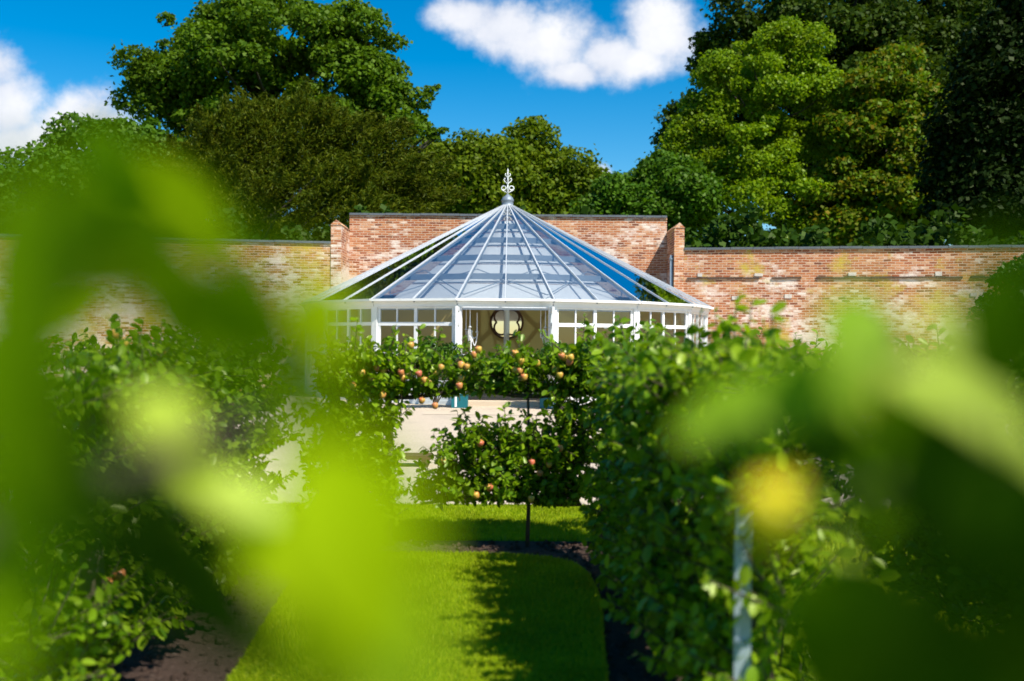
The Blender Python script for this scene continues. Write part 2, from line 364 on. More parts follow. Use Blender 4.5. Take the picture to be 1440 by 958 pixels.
# ------------------------------------------------------------------ glasshouse
GX,GY,GR=-.17,30.2,6.08; EZ=2.60; AZ=5.66
gh=empty('glasshouse',(GX,GY,0),'white polygonal glasshouse with conical glazed roof and open doorway','glasshouse')
def cor(k,R,z): 
    t=(2*k+1)*math.pi/16; return Vector((GX+R*math.sin(t),GY-R*math.cos(t),z))
def mid(k,R,z): return (cor(k-1,R,z)+cor(k,R,z))/2       # middle of facet k (between corner k-1 and k)
RW=5.93; RT=.16
ks=range(-5,5)
for k in ks:                                               # corner posts
    p=cor(k,RW,0); n=Vector((p.x-GX,p.y-GY,0)).normalized(); s=n.cross(Vector((0,0,1)))
    mb=MB(); mb.box(p+Vector((0,0,1.23)),(.17 if k not in(-1,0) else .19,.12,2.46),s,n); mb.build('post',M['white'],gh,bevel=.008)
for k in range(-4,5):                                      # facet k from corner k-1 to k
    a=cor(k-1,RW,0); b=cor(k,RW,0); X=(b-a).normalized(); Yn=Vector((X.y,-X.x,0)); L=(b-a).length
    Z=Vector((0,0,1)); B=lambda u0,u1,z0,z1,t,d=0: mb.box(a+X*((u0+u1)/2)+Yn*d+Z*((z0+z1)/2),(u1-u0,t,z1-z0),X,Yn)
    mb=MB(); B(.0,L,2.42,2.5,.14,.015); B(-.02,L+.02,2.5,2.605,.05,.085)
    mb.build('fascia',M['white'],gh,bevel=.006)
    if k==0: continue
    mb=MB(); e=.09
    B(e,L-e,0,.10,.07); B(e,L-e,.52,.60,.066); B(e,L-e,1.95,2.04,.075); B(e,L-e,2.375,2.417,.07)
    for u,w in ((e+.03,.06),(L-e-.03,.06),(L/2,.085)):
        B(u-w/2,u+w/2,.10,2.375,.064)
    for q in (.25,.75):
        u=e+(L-2*e)*q; B(u-.018,u+.018,.60,1.95,.045); B(u-.018,u+.018,2.04,2.375,.045)
    for (u0,u1) in ((e+.06,L/2-.043),(L/2+.043,L-e-.06)):
        B(u0,u1,1.24,1.275,.040); B(u0,u1,.10,.52,.035)
    w=mb.build('window',M['white'],gh)
    mb=MB(); P=lambda u,z: a+X*u+Z*z
    mb.quad([P(e,.6),P(L-e,.6),P(L-e,2.375),P(e,2.375)]); mb.build('pane',M['glass'],w)
    for q in (.3,.62): mb=MB(); mb.box(a+X*(L*q)+Yn*.045+Z*1.93,(.07,.025,.015),X,Yn); mb.build('latch',M['zinc'],w)
# doors folded open outwards
a=cor(-1,RW,0); b=cor(0,RW,0)
for p,sg in ((a,1),(b,-1)):
    x=p.x+sg*.02; d=MB(); y0=p.y-.08; W=.95
    for u0,u1,z0,z1 in ((0,.1,.03,2.40),(W-.1,W,.03,2.40),(.1,W-.1,2.30,2.40),(.1,W-.1,.03,.55),(.1,W-.1,1.95,2.03)):
        d.box((x,y0-(u0+u1)/2,(z0+z1)/2),(.05,u1-u0,z1-z0))
    dr_=d.build('door',M['white'],gh,bevel=.004)
    mb=MB(); mb.quad([(x,y0-.1,.55),(x,y0-W+.1,.55),(x,y0-W+.1,2.3),(x,y0-.1,2.3)]); mb.build('pane',M['glass'],dr_)
    for z in (.4,1.2,2.2): mb=MB(); mb.box((x+sg*.03,y0-.03,z),(.014,.09,.11)); mb.build('hinge',M['zinc'],dr_)
    mb=MB(); mb.tube([(x+sg*.03,y0-W+.05,1.0),(x+sg*.09,y0-W+.05,1.0),(x+sg*.09,y0-W+.16,1.0)],.012,6); mb.build('handle',M['zinc'],dr_)
mb=MB(); mb.box(((a.x+b.x)/2,a.y-.05,.06),(b.x-a.x+.1,.5,.12)); mb.build('threshold',M['stone'],gh,bevel=.01)
# floor, back wall, central column
mb=MB(); mb.quad([tuple(cor(k,RW-.05,.05)) for k in ks]); mb.build('floor',M['stone'],gh)
mb=MB(); mb.box((GX,31.30,1.5),(11.4,.10,2.98)); mb.build('back_wall',M['cream'],gh)
mb=MB(); mb.lathe((GX,GY,0),[(.17,.05),(.17,.2),(.085,.26),(.085,4.9),(.14,5.0),(.14,5.1)],16); mb.build('column',M['white'],gh,smooth=False)
# gutter
mb=MB()
for k in range(-4,5):
    p,q=cor(k-1,GR+.03,EZ-.01),cor(k,GR+.03,EZ-.01); mb.bar(p,q,.11,.06)
mb.build('gutter',M['white'],gh,bevel=.012)
# roof
def rp(k,half,f,dz=0):
    """point on the roof: corner k (half=0) or middle of facet k (half=1), f=0 eaves..1 apex"""
    e=(mid(k,GR,EZ) if half else cor(k,GR,EZ)); R0=Vector((e.x-GX,e.y-GY,0)); d=R0.normalized()
    tp=Vector((GX,GY,AZ))+d*RT
    return e.lerp(tp,f)+Vector((0,0,dz))
for k in range(-4,5):
    for (A,B) in (((k-1,0),(k,1)),((k,1),(k,0))):
        mb=MB(); mb.quad([rp(*A,0,.02),rp(*B,0,.02),rp(*B,1,.02),rp(*A,1,.02)]); mb.build('roof_pane',M['roofglass' if k<2 else 'dimmed_glass'],gh)
for k in range(-5,5):
    for half in (0,1):
        if half and k==-5: continue
        mb=MB(); A=rp(k,half,0,.035); B=rp(k,half,1,.035); mb.bar(A+(A-B).normalized()*.05,B,.032 if not half else .024,.022)
        gb=mb.build('glazing_bar',M['bar'],gh)
        mb=MB(); mb.bar(rp(k,half,0,-.045),rp(k,half,1,-.045),.03,.07); mb.build('rafter',M['purlin'],gh)
for f in (.26,.45,.64,.80):
    mb=MB()
    for k in range(-4,5): mb.bar(rp(k-1,0,f,-.14),rp(k,0,f,-.14),.05,.15)
    mb.build('purlin',M['purlin'],gh)
mb=MB()
for k in range(-4,5):                                       # tie rods
    for f0,f1 in ((.12,.36),(.36,.12)): mb.tube([rp(k-1,0,f0,-.22),rp(k,0,f1,-.22)],.014,5)
mb.build('tie_rod',M['purlin'],gh)
for k in (-3,-2,-1,0,1):                                     # roller blinds drawn under the glass
    for (A,B) in (((k-1,0),(k,1)),((k,1),(k,0))):
        if k==-2 and A[1]==1: continue
        mb=MB(); fs=[.02,.26,.45,.64,.80,.95]
        for f0,f1 in zip(fs,fs[1:]):
            g0,g1=f0+.001,f1-.001
            fm=(g0+g1)/2
            mb.quad([rp(*A,g0,-.32),rp(*B,g0,-.32),rp(*B,fm,-.36),rp(*A,fm,-.36)]); mb.quad([rp(*A,fm,-.36),rp(*B,fm,-.36),rp(*B,g1,-.33),rp(*A,g1,-.33)])
        mb.build('blind',M['cloth'],gh)
mb=MB(); mb.quad([rp(-5,0,0),rp(4,0,0),rp(4,0,1),rp(-5,0,1)]); mb.build('back_slope',M['roofglass'],gh)
mb=MB(); mb.lathe((GX,GY,AZ-.05),[(.42,-.12),(.22,.02),(.20,.06),(.17,.07),(.175,.20),(.19,.215),(.19,.25),(.15,.33),(.07,.39),(.045,.42),(0,.43)],20); cap=mb.build('lead_cap',M['lead'],gh,smooth=True)
z0=AZ+.36
mb=MB(); mb.tube([(GX,GY,z0),(GX,GY,z0+.70)],[.03,.016],8)
mb.lathe((GX,GY,z0+.13),[(0,-.03),(.045,0),(0,.03)],10); mb.lathe((GX,GY,z0+.44),[(0,-.03),(.04,0),(0,.03)],10); mb.lathe((GX,GY,z0+.72),[(0,-.05),(.03,0),(0,.09)],10)
for an in (0,math.pi/2,math.pi,1.5*math.pi):
    ca,sa=math.cos(an),math.sin(an)
    pts=[]
    for i in range(15):
        t=i/14; th=-.5*math.pi+t*2.3*math.pi; r=.085*(1-.45*t); pts.append((.11+r*math.cos(th)*1.0, .20+r*math.sin(th)))
    pts=[(0,.06),(.06,.08)]+pts
    mb.tube([(GX+x*ca,GY+x*sa,z0+z) for x,z in pts],.016,6)
    mb.tube([(GX+x*ca,GY+x*sa,z0+z) for x,z in ((0,.28),(.03,.36),(.09,.40),(.12,.46),(.09,.50),(.06,.47))],.015,6)
    mb.tube([(GX+x*ca,GY+x*sa,z0+z) for x,z in ((0,.5),(.04,.56),(.08,.60),(.06,.65))],.013,6)
mb.build('finial',M['crystal'],cap,smooth=True)

# round mirror on the back wall
mx,my,mz=GX-.0,31.235,2.17
mr=empty('mirror',(mx,my,mz),'round dark framed quatrefoil mirror hanging on the cream back wall','mirror')
mb=MB(); R=.50
pts=[(mx+R*math.cos(i*math.pi/18),my-.02,mz+R*math.sin(i*math.pi/18)) for i in range(37)]; mb.tube(pts,.035,8,cap=False)
for q in range(4):
    an=q*math.pi/2+math.pi/4
    cx,cz=.235*math.cos(an),.235*math.sin(an)
    mb.tube([(mx+cx+.225*math.cos(an+t),my-.02,mz+cz+.225*math.sin(an+t)) for t in np.linspace(-1.65,1.65,15)],.030,6)
mb.build('frame',M['darkwood'],mr,smooth=True)
mb=MB(); mb.quad([(mx+R*math.cos(i*math.pi/18),my,mz+R*math.sin(i*math.pi/18)) for i in range(36)]); mb.build('mirror_plate',M['mirror'],mr)

# plinths + candelabra either side of the door
def plinth(x,y,label):
    r=empty('plinth',(x,y,0),label,'plinth','plinths beside the doorway')
    mb=MB(); mb.box((x,y,.16),(.38,.38,.31)); mb.box((x,y,.325),(.41,.41,.03)); mb.build('base_box',M['teal'],r,bevel=.01)
    mb=MB(); mb.box((x,y,.36),(.34,.34,.04)); mb.box((x,y,.80),(.24,.24,.84)); mb.box((x,y,1.24),(.32,.32,.05)); mb.build('pedestal',M['white'],r,bevel=.01)
def candelabrum(x,y,label,mir=1):
    z=1.267; r=empty('candelabrum',(x,y,z),label,'candelabrum','candelabra beside the doorway')
    mb=MB(); mb.lathe((x,y,z),[(.11,0),(.11,.015),(.04,.04),(.018,.10),(.022,.28),(.05,.33),(.02,.38),(.018,.5),(.05,.55),(.0,.60)],12); mb.build('stem',M['crystal'],r,smooth=True)
    for i,an in enumerate((0,2.1,4.2)):
        ca,sa=math.cos(an+.4),math.sin(an+.4); rr=.16; top=.52+.06*i
        mb=MB(); mb.tube([(x,y,z+.45),(x+ca*.08,y+sa*.08,z+.38),(x+ca*rr,y+sa*rr,z+.42),(x+ca*rr,y+sa*rr,z+top)],.011,6); mb.lathe((x+ca*rr,y+sa*rr,z+top),[(.0,0),(.045,.012),(.045,.022),(.02,.03),(.02,.06)],10); mb.build('arm',M['crystal'],r)
        mb=MB(); mb.tube([(x+ca*rr,y+sa*rr,z+top+.03),(x+ca*rr,y+sa*rr,z+top+.50+.05*i)],[.013,.010],8); mb.build('candle',M['candle'],r)
        mb=MB(); 
        mb.tube([(x+ca*rr*(1-t)+.04*sa,y+sa*rr*(1-t),z+top-.02-.30*math.sin(math.pi*t)) for t in np.linspace(0,1,12)],.012,5); mb.build('bead_string',M['crystal'],r)
plinth(-1.22,23.55,'white pedestal on teal box left of the glasshouse doorway'); candelabrum(-1.02,24.7,'white candelabrum with tall candles left of the doorway'); 
plinth(.86,23.55,'white pedestal on teal box right of the glasshouse doorway'); candelabrum(.84,24.7,'white candelabrum with tall candles right of the doorway')

# ------------------------------------------------------------------ trees
def tube_np(mb, pts, r): mb.tube(pts, r, 7, cap=False)
def puff_leaves(c, r, n, size, flat=.7, droop=0., T=RHOMB_V, TF=RHOMB_F, upb=.55, elong=1.):
    """a clump of leaves around c"""
    d=rng.normal(0,1,(n,3)); d[:,2]+= .3; d=unit(d); rad=rng.uniform(.2,1.,(n,1))**.5*(1+rng.exponential(.10,(n,1)))
    sk=rng.normal(0,.25,3); d=unit(d+d[:,:1]*sk*np.array([0,.5,1.]))
    P=c+d*rad*np.array([r,r,r*flat*elong])
    nn=d*.6+np.array([0,0,upb])+rng.normal(0,.45,(n,3))
    dr=rng.normal(0,1,(n,3))+np.array([0,0,-droop])+d*.5
    return scatter(P,dr,nn,size*rng.uniform(.6,1.25,n),T,TF)
def tree(name, label, base, blobs, npuff, pr, nleaf, size, mat, group='trees behind the garden wall', kind='broad', trunk_r=.4, extra=(), limbs=26, cat='tree', front=.55):
    """blobs: list of crown ellipsoids (cx,cy,cz,rx,ry,rz)"""
    root=empty(name,(base[0],base[1],0),label,cat,group)
    vol=np.array([b[3]*b[4]*b[5] for b in blobs])**.67; cnt=np.maximum(3,(npuff*vol/vol.sum())).astype(int)
    Ps=[]; 
    for b,c in zip(blobs,cnt):
        i=0
        ph=rng.uniform(0,6,6)
        while i<c:
            d=rng.normal(0,1,3); d/=np.linalg.norm(d)
            if d[1]>.3 and random.random()<front: continue
            if d[2]<-.75 and random.random()<.6: continue
            lob=1+.10*math.sin(3*math.atan2(d[0],d[1])+ph[0])+.08*math.sin(5*d[2]+ph[1])+.07*math.sin(6*d[0]+ph[2])
            r=(random.uniform(.45,1)**.45)*lob
            p=np.array(b[:3])+d*r*np.array(b[3:]); 
            if p[2]<.8: continue
            Ps.append(p); i+=1
    Ps += [np.array(e[:3]) for e in extra]
    Vs=[];Fs=[];o=0
    for i,p in enumerate(Ps):
        ex = i>=len(Ps)-len(extra)
        r=pr*random.choice((.5,.7,.85,1.,1.15,1.4))*random.uniform(.85,1.15)*(.55 if ex else 1)
        nl=int(nleaf*(r/pr)**2)+10
        if kind=='yew':                                        # feathery plumes leaning outward
            t=rng.uniform(0,1,(nl,1))**.8; ld=unit(np.array([[p[0]-base[0],(p[1]-base[1]-2)*.8,4.0]])+rng.normal(0,2.2,(1,3)))
            P=p+ld*(t-.4)*r*1.9+rng.normal(0,1,(nl,3))*np.array([.55,.55,.4])*r*(1.05-t)
            V,Fc=scatter(P,ld+rng.normal(0,.8,(nl,3)),rng.normal(0,.8,(nl,3))+np.array([0,-.4,.6]),size*rng.uniform(.6,1.3,nl),SPRAY_V,RHOMB_F)
        else: V,Fc=puff_leaves(p,r,nl,size,.62,.3)
        Vs.append(V);Fs.append(Fc+o);o+=len(V)
    mesh_np('crown',np.concatenate(Vs),np.concatenate(Fs),mat,root)
    mb=MB(); bx,by=base; c0=blobs[0]; top=Vector((c0[0],c0[1],c0[2]+c0[5]*.35))
    B=Vector((bx,by,-.1)); path=[B.lerp(top,t)+Vector((random.uniform(-.1,.1),random.uniform(-.1,.1),0))*(1 if 0<t<1 else 0) for t in (0,.2,.4,.6,.8,1)]
    mb.tube(path,[trunk_r*1.25,trunk_r,trunk_r*.85,trunk_r*.65,trunk_r*.4,trunk_r*.15],9)
    sel=random.sample(range(len(Ps)),min(limbs,len(Ps)))+list(range(len(Ps)-len(extra),len(Ps)))
    for i in sel:
        p=Vector(Ps[i]); hz=max(.12*c0[2], min(p.z-abs(p.x-bx)*.55-.8, top.z)); t=max(.12,min(.95,hz/top.z)); s=B.lerp(top,t)
        m1=s.lerp(p,.5)+Vector((0,0,-.06*(p-s).length)); r0=trunk_r*(.5-.3*t)
        mb.tube([s,m1,p],[r0,r0*.6,r0*.2],6,cap=False)
    mb.build('trunk',M['treebark'],root,smooth=True)
    return root
def at(px,py,Y): return pt(px,py,Y)
M['syc']=leaf_mat('sycamore_leaf',[(.050,.105,.006),(.08,.15,.007),(.11,.19,.008),(.065,.125,.008)],.32,.5,.15,hue=.25)
M['yew']=leaf_mat('yew_needles',[(.035,.062,.003),(.06,.088,.003),(.115,.128,.004),(.045,.072,.004)],.25,.5,.12,hue=.35)
M['olive']=leaf_mat('olive_green_leaf',[(.075,.125,.006),(.11,.17,.006),(.15,.20,.007),(.07,.125,.007)],.32,.5,.15,hue=.3)
M['mid']=leaf_mat('mid_green_leaf',[(.045,.115,.009),(.07,.155,.010),(.09,.185,.010)],.32,.5,.2,hue=.3)
M['maple']=leaf_mat('maple_leaf',[(.10,.19,.006),(.165,.27,.006),(.23,.33,.007),(.13,.22,.007)],.38,.45,.2,hue=.25)
M['dark']=leaf_mat('dark_leaf',[(.020,.045,.005),(.036,.065,.006),(.055,.088,.006),(.026,.052,.006)],.25,.5,.12,hue=.2)
M['vdark']=leaf_mat('shaded_evergreen_leaf',[(.007,.018,.004),(.012,.026,.004),(.02,.036,.005)],.12,.5,.08,hue=.3)  # leaf colour darkened to stand for shade at the far right
M['autumn']=leaf_mat('tinted_leaf',[(.085,.165,.007),(.12,.21,.008),(.095,.18,.007),(.14,.16,.007),(.11,.15,.008),(.24,.17,.008)],.32,.5,.15,hue=.3)
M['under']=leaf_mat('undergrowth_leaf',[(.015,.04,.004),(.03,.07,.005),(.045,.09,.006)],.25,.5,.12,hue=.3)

def blob(px,py,Y,wpx,hpx,dep=None):
    p=at(px,py,Y); return (p.x,p.y,p.z,wpx/F*Y,dep or wpx/F*Y*.8,hpx/F*Y)
# sycamore
b=[blob(385,105,52,165,110),blob(300,115,51,100,90),blob(480,95,52,85,85),blob(245,150,51,60,55),blob(545,150,53,45,40),blob(390,230,52,180,80),blob(370,50,52,100,65)]
ex=[tuple(at(x,y,52)) for x,y in ((575,150),(592,140),(606,128),(615,122),(590,165),(598,178),(605,187),(622,183),(612,195),(560,130),(212,130),(203,140),(218,85),(198,120),(230,60),(560,100),(556,60))]
tree('sycamore_tree','tall spreading sycamore tree rising highest on the left behind the wall',(b[0][0],52),b,270,.92,400,.24,M['syc'],trunk_r=.55,extra=ex,limbs=70)
b=[blob(335,235,43,80,78),blob(425,215,43,75,72),blob(505,245,43,70,82),blob(570,285,44,50,90),blob(285,285,43,55,95),blob(430,300,43,165,75),blob(370,185,43,40,40),blob(470,180,43,35,35),blob(545,215,43.5,25,45)]
tree('yew_tree','dense dark olive yew tree directly behind the left brick wall',(b[0][0],43),b,700,.66,330,.19,M['yew'],kind='yew',trunk_r=.5)
b=[blob(150,270,47,115,95),blob(210,250,47,65,75),blob(80,290,47,50,60)]
tree('lime_tree','rounded green tree behind the blurred leaves above left wall',(b[0][0],47),b,190,.95,330,.26,M['mid'],trunk_r=.35)
b=[blob(-5,300,52,55,60)]
tree('lime_tree','small distant tree at the far left end of the wall',(b[0][0],52),b,50,.9,300,.27,M['mid'],trunk_r=.3)
b=[blob(655,265,57,75,75),blob(610,270,57,50,70),blob(700,280,57,50,70)]
tree('oak_tree','olive green tree behind the wall left of the roof finial',(b[0][0],57),b,150,1.05,330,.27,M['olive'],trunk_r=.35)
b=[blob(770,285,59,58,62),blob(735,245,59,36,28),blob(790,300,59,36,52),blob(745,192,59,18,6)]
ex=[tuple(at(x,y,59)) for x,y in ((725,185),(740,175),(755,172),(765,185),(780,205),(795,215),(700,200),(690,198))]
tree('oak_tree','olive green tree with one raised tuft right of the roof finial',(b[0][0],59),b,160,1.05,330,.27,M['olive'],trunk_r=.35,extra=ex)
b=[blob(885,298,55,52,48),blob(940,285,55,50,65),blob(845,315,55,30,30)]
tree('ash_tree','low fresh green tree between the oak and the bright maple',(b[0][0],55),b,150,.95,360,.25,M['mid'],trunk_r=.3)
b=[blob(1075,140,58,80,100),blob(1030,210,58,90,90),blob(1130,200,58,85,120),blob(975,240,58,58,80),blob(1060,300,58,130,60),blob(1180,240,58,50,90),blob(1010,150,58,50,55),blob(1110,80,58,50,45)]
ex=[tuple(at(x,y,58)) for x,y in ((925,215),(930,260),(950,180),(975,130),(1000,95),(1040,66),(1080,50),(1120,60),(1150,75))]
tree('maple_tree','bright lime green maple tree behind the right brick wall',(at(1118,300,58).x,58),b,340,.78,320,.21,M['maple'],trunk_r=.28,limbs=60,extra=ex)
b=[blob(1180,90,70,170,140),blob(1065,70,70,70,75),blob(1010,190,70,60,70),blob(1300,70,71,150,125),blob(1400,90,71,110,130),blob(1250,200,70,150,130),blob(965,225,70,38,45)]
ex=[tuple(at(x,y,70)) for x,y in ((1000,60),(992,70),(1010,85),(1020,40),(1040,20),(1005,100),(935,195),(945,180),(975,140))]
tree('sycamore_tree','huge dark sycamore tree towering behind the bright maple',(at(1230,300,70).x,70),b,480,1.35,380,.34,M['dark'],trunk_r=.8,extra=ex,limbs=60)
b=[blob(1245,215,56,75,105),blob(1300,250,56,50,90),blob(1220,300,56,90,60),blob(1250,120,57,45,45)]
tree('beech_tree','mid green tree with orange tinted tips right of the maple',(b[0][0],56),b,270,.90,320,.27,M['autumn'],trunk_r=.25)
b=[blob(1400,200,43,75,160),blob(1470,150,43,90,220),blob(1380,290,43,70,80)]
tree('holm_oak','evergreen tree with shade coloured into its leaves at the far right behind the wall',(b[0][0],43),b,300,.85,300,.25,M['vdark'],trunk_r=.45)
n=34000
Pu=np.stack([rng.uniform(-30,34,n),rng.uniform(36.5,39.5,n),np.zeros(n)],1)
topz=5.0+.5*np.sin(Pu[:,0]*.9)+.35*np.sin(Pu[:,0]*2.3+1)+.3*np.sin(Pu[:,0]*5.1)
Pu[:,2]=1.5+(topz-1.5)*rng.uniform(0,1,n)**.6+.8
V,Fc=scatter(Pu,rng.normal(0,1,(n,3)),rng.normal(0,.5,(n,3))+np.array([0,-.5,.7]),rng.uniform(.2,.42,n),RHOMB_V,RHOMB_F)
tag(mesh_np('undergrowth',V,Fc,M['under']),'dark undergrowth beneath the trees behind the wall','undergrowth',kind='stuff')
# big shrub against the right wall
M['shrub']=leaf_mat('shrub_leaf',[(.02,.06,.008),(.04,.10,.01),(.06,.14,.012)],.25,.42,.4,hue=.8)
p=at(1440,440,22)
tree('wall_shrub','dark green climbing shrub in front of the brick wall on the right edge',(p.x+.3,22),[(p.x+.3,22,1.4,1.6,1.2,1.9),(p.x+1,22,2.2,1.2,1.,1.5)],150,.32,220,.11,M['shrub'],group=None,trunk_r=.08,limbs=14,cat='shrub')
for sx,lab,pxx in ((-1,'rounded evergreen bush outside the windows left of the doorway',612),(1,'rounded evergreen bush outside the windows right of the doorway',792)):
    p=at(pxx,500,23.2)
    tree('evergreen_bush',lab,(p.x,23.2),[(p.x,23.2,.85,.50,.45,.72)],40,.2,150,.07,M['shrub'],group='bushes beside the doorway',trunk_r=.04,limbs=8,cat='bush')

# ------------------------------------------------------------------ espalier apple trees
M['apl']=leaf_mat('apple_leaf',[(.075,.17,.004),(.12,.235,.005),(.18,.31,.006),(.27,.41,.02),(.10,.20,.005)],.38,.34,.45,hue=2.2)
M['apl_light']=leaf_mat('young_apple_leaf',[(.15,.27,.004),(.22,.36,.006),(.31,.44,.015),(.17,.30,.005)],.42,.34,.45,hue=2.2)
AP=[(0,.62),(.22,.74),(.45,.92),(.72,1.0),(.94,.82),(1.,.5),(.94,.1),(.78,-.35),(.5,-.72),(.25,-.84),(.12,-.78),(0,-.72)]
def apple(parent, p, d, mat=None):
    mb=MB(); mb.lathe((0,0,0),[(r*d/2,z*d/2) for r,z in AP],14); mb.tube([(0,0,d*.3),(.003,0,d*.72)],.0018,5)
    o=mb.build('apple',mat or M['apple'],None,smooth=True); o.parent=parent
    o.location=Vector(p)-world_of(parent); o.rotation_euler=(random.uniform(-.4,.4),random.uniform(-.4,.4),random.uniform(0,6)); return o
def espalier(label, base, ax, tiers, size=.061, step=.043, per=3, thick=.17, mat=None, apples=(), trunk_r=.035, group='espalier apple trees', slen=(.14,.36), name='apple_tree'):
    """tiers: (z, s0, s1, rise) horizontal limbs from s0..s1 along ax with shoots"""
    root=empty(name,(base[0],base[1],0),label,'apple tree',group)
    ax=np.array([ax[0],ax[1],0.]); ac=np.array([-ax[1],ax[0],0.]); b0=np.array([base[0],base[1],0.])
    wd=MB(); zt=max(t[0] for t in tiers)+.05
    wd.tube([b0+np.array([0,0,-.05]),b0+np.array([.015,.01,zt*.4]),b0+np.array([-.01,0,zt])],[trunk_r*1.25,trunk_r,trunk_r*.6],9)
    P=[];Dd=[];Nn=[];Sz=[]
    for (z,s0,s1,rise) in tiers:
        pts=[b0+ax*s+np.array([0,0,z+.03*math.sin(5*s+z*9)])+ac*.03*math.sin(4*s+z*5) for s in np.linspace(s0,s1,8)]
        wd.tube(pts,[.012,.016,.018,.02,.02,.018,.016,.012],6)
        s=s0
        while s<s1:
            for _ in range(per if random.random()<.8 else per+2):
                o=b0+ax*(s+random.uniform(-.04,.04))+np.array([0,0,z])+ac*random.uniform(-.03,.03)
                d=np.array([0,0,1.])*random.uniform(.15,1)*rise+ac*random.gauss(0,.75)*thick/.17+ax*random.gauss(0,.35); d/=np.linalg.norm(d)+1e-6
                ln=random.uniform(*slen)*(1 if d[2]>.3 else .75); tipb=np.array([0,0,.12*ln])*random.uniform(-1,1)
                wd.tube([o,o+d*ln*.5+tipb*.3,o+d*ln+tipb],[.006,.004,.002],4,cap=False)
                nl=int(ln/.017)
                for i in range(nl):
                    t=(i+1)/nl; q=o+d*ln*t+tipb*t
                    rd=np.random.default_rng(random.randrange(1<<30)).normal(0,1,3); rd-=d*rd.dot(d)*.7
                    P.append(q); Dd.append(rd*.8+d*.45+np.array([0,0,-.25])); Nn.append(np.array([0,0,.8])+rd*.35+np.array([random.gauss(0,.6),random.gauss(0,.6),random.gauss(0,.35)])); Sz.append(size*random.uniform(.6,1.25))
            s+=step
    V,Fc=scatter(np.array(P),np.array(Dd),np.array(Nn),np.array(Sz)); mesh_np('crown',V,Fc,mat or M['apl'],root)
    wd.build('trunk',M['bark'],root,smooth=True)
    for a in apples: apple(root,pt(a[0],a[1],a[2]),a[3] if len(a)>3 else random.uniform(.046,.058))
    return root
YR=7.7
def fr(l,dy=-.2): return [(x,y,YR+dy+random.uniform(-.06,.04)) for x,y in l]
espalier('apple tree with two leafy tiers on a thin stem, middle of the cross row',(.13,YR),(1,0),
    [(.36,-.82,.42,.7),(.48,-.70,.42,.9),(.62,-.62,.42,.8),(.76,-.52,.42,.7),(.92,.28,.45,.6),(1.20,-.55,.55,.7),(1.36,-.40,.55,.55)],trunk_r=.014,per=4,
    apples=fr([(675,624),(624,649),(748,651),(772,654),(759,666),(747,702),(670,697),(688,686),(667,499),(673,492),(724,497),(733,508),(756,511),(731,522),(724,521),(737,531),(780,520),(787,528)]))
espalier('apple tree thick with ripening fruit left in the cross row',(-.95,YR),(1,0),
    [(1.18,-.40,.58,.8),(1.38,-.42,.50,.5),(.30,-.42,.05,1.),(.46,-.42,.02,1.),(.62,-.42,.05,1.),(.9,-.42,.02,1.)],mat=M['apl'],
    apples=fr([(509,525),(522,533),(525,541),(530,518),(539,521),(564,524),(566,532),(589,526),(597,535),(604,539),(613,524),(620,517),(648,514),(656,516),(648,533),(646,543),(612,571),(538,556),(578,486),(593,564),(475,528),(495,543)]))
espalier('pale green apple tree at the left corner of the cross row',(-1.22,YR-.12),(1,0),
    [(.22,-.25,.30,.9),(.45,-.28,.34,1.),(.7,-.30,.32,1.),(.95,-.30,.32,1.),(1.2,-.22,.36,.9),(1.40,-.1,.40,.55)],mat=M['apl_light'],per=4,thick=.2)
espalier('dense dark apple tree at the right end of the cross row',(.72,YR-.05),(1,0),
    [(.42,-.32,.35,1.),(.7,-.36,.35,1.),(1.,-.36,.35,1.),(1.3,-.35,.4,.9),(1.45,-.3,.4,.5)],per=3,size=.066,trunk_r=.035,
    apples=fr([(790,501),(794,503),(803,503),(800,510),(884,510),(788,631)],-.26))
T4=[(.20,-.7,.55,.8),(.42,-.75,.7,1.),(.68,-.75,.75,1.),(.98,-.75,.75,1.),(1.24,-.75,.75,.9),(1.36,-.7,.7,.55)]
espalier('apple tree with a bare lower trunk furthest along the right row',(.82,6.35),(0,1),T4,per=2,thick=.2,size=.068,slen=(.14,.42),apples=[(925,564,6.0)])
espalier('leafy apple tree in the middle of the right row before the metal post',(.80,4.95),(0,1),T4,per=2,thick=.21,size=.070,slen=(.14,.42),mat=M['apl'])
espalier('pale leafed apple tree beside the metal post nearest in the right row',(.92,3.75),(0,1),[(.16,-.5,.55,.8),(.38,-.5,.55,1.),(.7,-.5,.6,1.),(.98,-.5,.6,1.),(1.24,-.5,.6,.9),(1.42,-.5,.6,.6)],per=3,thick=.2,size=.064,mat=M['apl_light'])
espalier('fruiting apple tree furthest along the left row',(-1.86,6.6),(0,1),[(.2,-.7,.7,.8),(.5,-.7,.7,1.),(.8,-.7,.7,1.),(1.1,-.7,.75,1.),(1.36,-.7,.75,.8)],per=4,thick=.2,
    apples=[(316,599,6.2),(308,614,6.2),(334,552,6.4)])
espalier('fruiting apple tree in the middle of the left row',(-1.80,5.3),(0,1),[(.2,-.7,.7,.8),(.46,-.7,.7,1.),(.8,-.7,.7,1.),(1.1,-.7,.7,1.),(1.36,-.7,.7,.7)],per=4,thick=.2,
    apples=[(226,496,5.2),(218,516,5.2),(172,485,5.0),(162,471,5.0),(200,708,5.1),(241,872,5.1)],trunk_r=.05)
espalier('low hanging apple tree nearest in the left row',(-1.80,4.25),(0,1),[(.2,-.5,.5,.8),(.42,-.5,.5,1.),(.75,-.5,.5,1.),(1.05,-.5,.5,1.),(1.3,-.5,.5,.7)],per=3,thick=.2,
    apples=[(168,811,4.3),(154,822,4.3),(120,880,4.3),(68,838,4.2)],trunk_r=.05)

